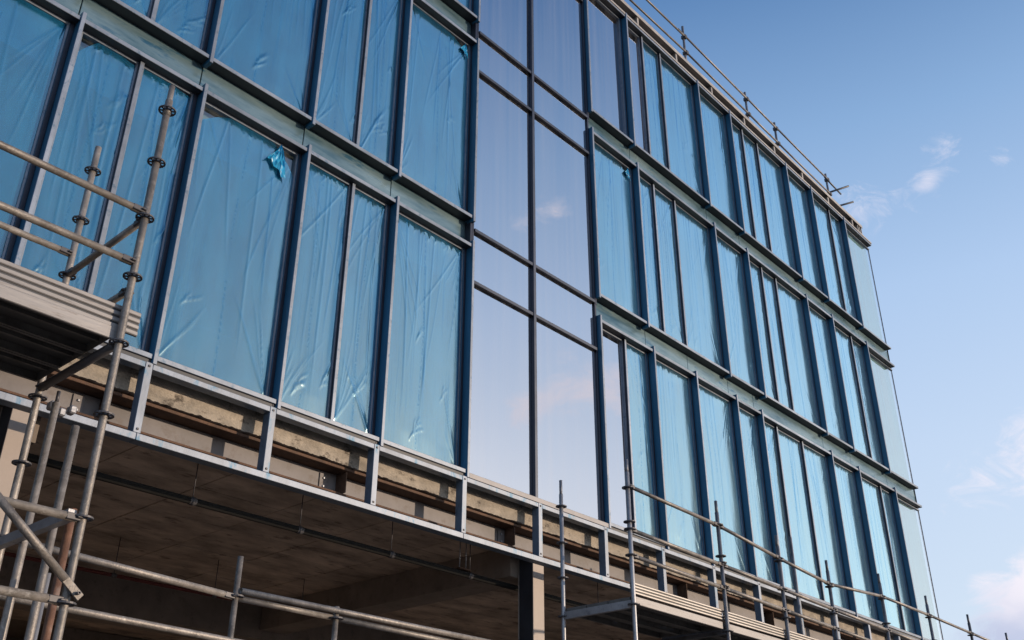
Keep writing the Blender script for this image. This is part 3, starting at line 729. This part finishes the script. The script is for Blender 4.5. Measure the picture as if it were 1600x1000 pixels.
# lower lifts
ledger(SL, (xL, yo, .3045 * yo), (xo, yo, .3045 * yo))
ledger(SL, (xL, yo, .2215 * yo), (xo, yo, .2215 * yo))
box_tr = boxes('transom_channel', [(xo - .08, xo - .03, yo + .02, yi, .3045 * yo - .01, .3045 * yo + .05)], 'galv', SL)
x2, x3 = 4.335, 5.30
ledger(SL, (xi, yi, .2705 * yi), (x2, yi, .2585 * yi))
ledger(SL, (xi - .6, yi, .2185 * yi), (x3 + .9, yi, .205 * yi))
for x, zt in ((x2, .3047 * yi), (x3, .2715 * yi)):
    standard(SL, x, yi, -1.6, zt, [.2595 * yi if x == x2 else .2575 * yi], r=.023)
tube('guardrail', (x2 + .02, yi - .03, .2655 * yi), (x3 + 2.0, yi - .03, .2665 * yi), .0235, 'tube', SL)
tube('guardrail', (x2 + .02, yi + .02, .2585 * yi), (x3 - .02, yi + .02, .2585 * yi), .0235, 'tube', SL)
tube('guardrail', (x3 + .02, yi + .02, .2585 * yi), (x3 + 2.0, yi + .02, .2575 * yi), .0235, 'tube', SL)
# face brace with a flattened end
tube('brace', (xo - .62, yo - .055, .320 * yo), (xo - .05, yo - .055, .240 * yo), .0235, 'tube', SL)
b = box('brace_end', xo - .096, xo + .074, yo - .064, yo - .050, 1.313 - .024, 1.313 + .024, 'tube', SL)
b.rotation_euler = (0, R(38.5), 0)
pn = tube('brace_pin', (xo + .03, yo - .09, 1.28), (xo + .03, yo - .0, 1.28), .010, 'ring', SL, seg=10)
# the shorter standards standing between
tube('standard', (.4317 * 6.0, 6.0, -1.6), (.4317 * 6.0, 6.0, .3985 * 6.0), .0245, 'tube', SL)
tube('standard', (.4065 * 6.3, 6.3, -1.6), (.4065 * 6.3, 6.3, .417 * 6.3), .0245, 'tube', SL)
j = tube('jack_head', (.4065 * 6.3, 6.3, .417 * 6.3), (.4065 * 6.3, 6.3, .430 * 6.3), .012, 'ring', SL)
tube('standard', (.4475 * 5.78, 5.78, -1.6), (.4475 * 5.78, 5.78, .3125 * 5.78), .0245, 'rust', SL)
tube('standard', (.4365 * 6.1, 6.1, -1.6), (.4365 * 6.1, 6.1, .245 * 6.1), .018, 'galv', SL)
for k, (dx, dz) in enumerate(((.10, .02), (.17, -.01), (.24, .03))):
    box('coupler', xi + dx - .02, xi + dx + .03, yi - .04, yi + .03, .4135 * yi + dz - .06, .4135 * yi + dz + .0, 'galv', SL, chamfer=.01)

# --- right scaffold
ya, yb_ = 5.9, 6.8
SR = thing('scaffold', 'long system scaffold on the right with sunlit toe boards and dark weathered standards', 'scaffold', (8.44, ya, 0), 'site scaffolds')
rz = [.5841, .5217, .5085, .4627, .3788]
AX = [(1.4300, .6375), (1.7335, .6334), (1.975, .6155), (2.206, .6066), (2.4965, .6303), (2.7925, .6264), (3.099, .6251), (3.42, .62), (3.75, .62)]
TZ = [.5885, .5837, .566, .5525, .5745, .5755, .573, .571, .57]
for k, (ax, zt) in enumerate(AX):
    if k < 2: zz = [q * ya for q in rz]
    else: zz = [(TZ[k] - .006) * ya, (TZ[k] - .066) * ya, (TZ[k] - .125) * ya, .37 * ya]
    standard(SR, ax * ya, ya, -1.6, (zt - .024) * ya, zz, 'tubed' if k else 'galv', r=.0235)
    tube('spigot', (ax * ya, ya, (zt - .03) * ya), (ax * ya, ya, zt * ya), .0185, 'tubed', SR)
BX = [(1.240, .5485), (1.503, .50), (1.716, .50), (1.916, .50)]
for k, (ax, zt) in enumerate(BX):
    if k: continue
    standard(SR, ax * yb_, yb_, -1.6, (zt - .024) * yb_, [.5043 * yb_, .4439 * yb_, .3883 * yb_, .3289 * yb_], 'galv', r=.0225)
    tube('spigot', (ax * yb_, yb_, (zt - .03) * yb_), (ax * yb_, yb_, zt * yb_), .0175, 'tubed', SR)
standard(SR, 2.04 * yb_, yb_, -1.6, .626 * yb_, [.5 * yb_], 'tubed', r=.0225)
for k in range(len(AX) - 1):
    a, b = AX[k][0] * ya, AX[k + 1][0] * ya
    ledger(SR, (a, ya, TZ[k] * ya), (b, ya, TZ[k + 1] * ya), 'tube', 'guardrail', r=.0215)
    ledger(SR, (a, ya, (.5085 - .004 * k) * ya), (b, ya, (.5085 - .004 * (k + 1)) * ya), 'tube', 'guardrail', r=.0225)
    ledger(SR, (a, ya, (.4627 - .003 * k) * ya), (b, ya, (.4627 - .003 * (k + 1)) * ya), 'tube', 'guardrail', r=.0215)
tz = .3788 * ya
cr_ = boxes('deck_bearer', [(8.44 - .022, 8.44 + .022, ya + .02, yb_ - .02, tz - .03, tz + .045)], 'galv', SR)
for k, (a, b) in enumerate(((8.44, 10.22), (10.22, 11.65), (11.65, 13.02), (13.02, 14.73), (14.73, 16.48), (16.48, 18.3))):
    deck(SR, a + .03, b - .03, ya + .06, yb_ + .0, tz + .09, 3)
    box('deck_edge', a + .03, b - .03, ya + .03, ya + .055, tz + .02, tz + .10, 'plankold', SR)
    toe(SR, a + .02, b - .02, ya + .03, tz + .125, .4075 * ya + .08, 4)
for ax, _ in AX[1:]: box('deck_bearer', ax * ya - .02, ax * ya + .02, ya + .02, yb_ - .02, tz - .03, tz + .02, 'tubed', SR)

# --- roof guardrail
YR = 9.0
RR = thing('roof_guardrail', 'scaffold tube guardrail along the roof edge, outlined against the sky', 'guardrail', (16, YR, 16.2 + EYE))
RP = [(10.4, 17.6), (13.2, 17.6), (16.16, 17.60), (19.03, 17.42), (20.55, 17.36), (23.5, 17.30)]
RZ = [17.2, 17.2, 17.25, 17.18, 17.14, 17.08]
for (x, z) in RP:
    p = tube('rail_post', (x, YR, 16.0), (x, YR, z), .03, 'tubed', RR)
for k in range(len(RP) - 1):
    a, b = RP[k][0], RP[k + 1][0]
    tube('rail', (a - .3, YR - .045, RZ[k] + .03), (b + .02, YR - .045, RZ[k + 1]), .024, 'tube', RR)
    tube('rail', (a - .1, YR - .045, RZ[k] - .50), (b + .02, YR - .045, RZ[k + 1] - .50), .024, 'tube', RR)
    box('coupler', b - .05, b + .05, YR - .08, YR + .045, RZ[k + 1] - .05, RZ[k + 1] + .05, 'ring', RR, chamfer=.012)
    box('coupler', b - .05, b + .05, YR - .08, YR + .045, RZ[k + 1] - .55, RZ[k + 1] - .45, 'ring', RR, chamfer=.012)
tube('rail', (23.3, YR - .045, 17.06), (24.3, YR - .045, 17.0), .024, 'tubed', RR)
tube('tie_tube', (23.6, YR + .3, 16.75), (24.0, YR - .42, 16.95), .028, 'tubed', RR)
tube('tie_tube', (23.9, YR + .3, 16.42), (24.2, YR - .40, 16.52), .028, 'tubed', RR)
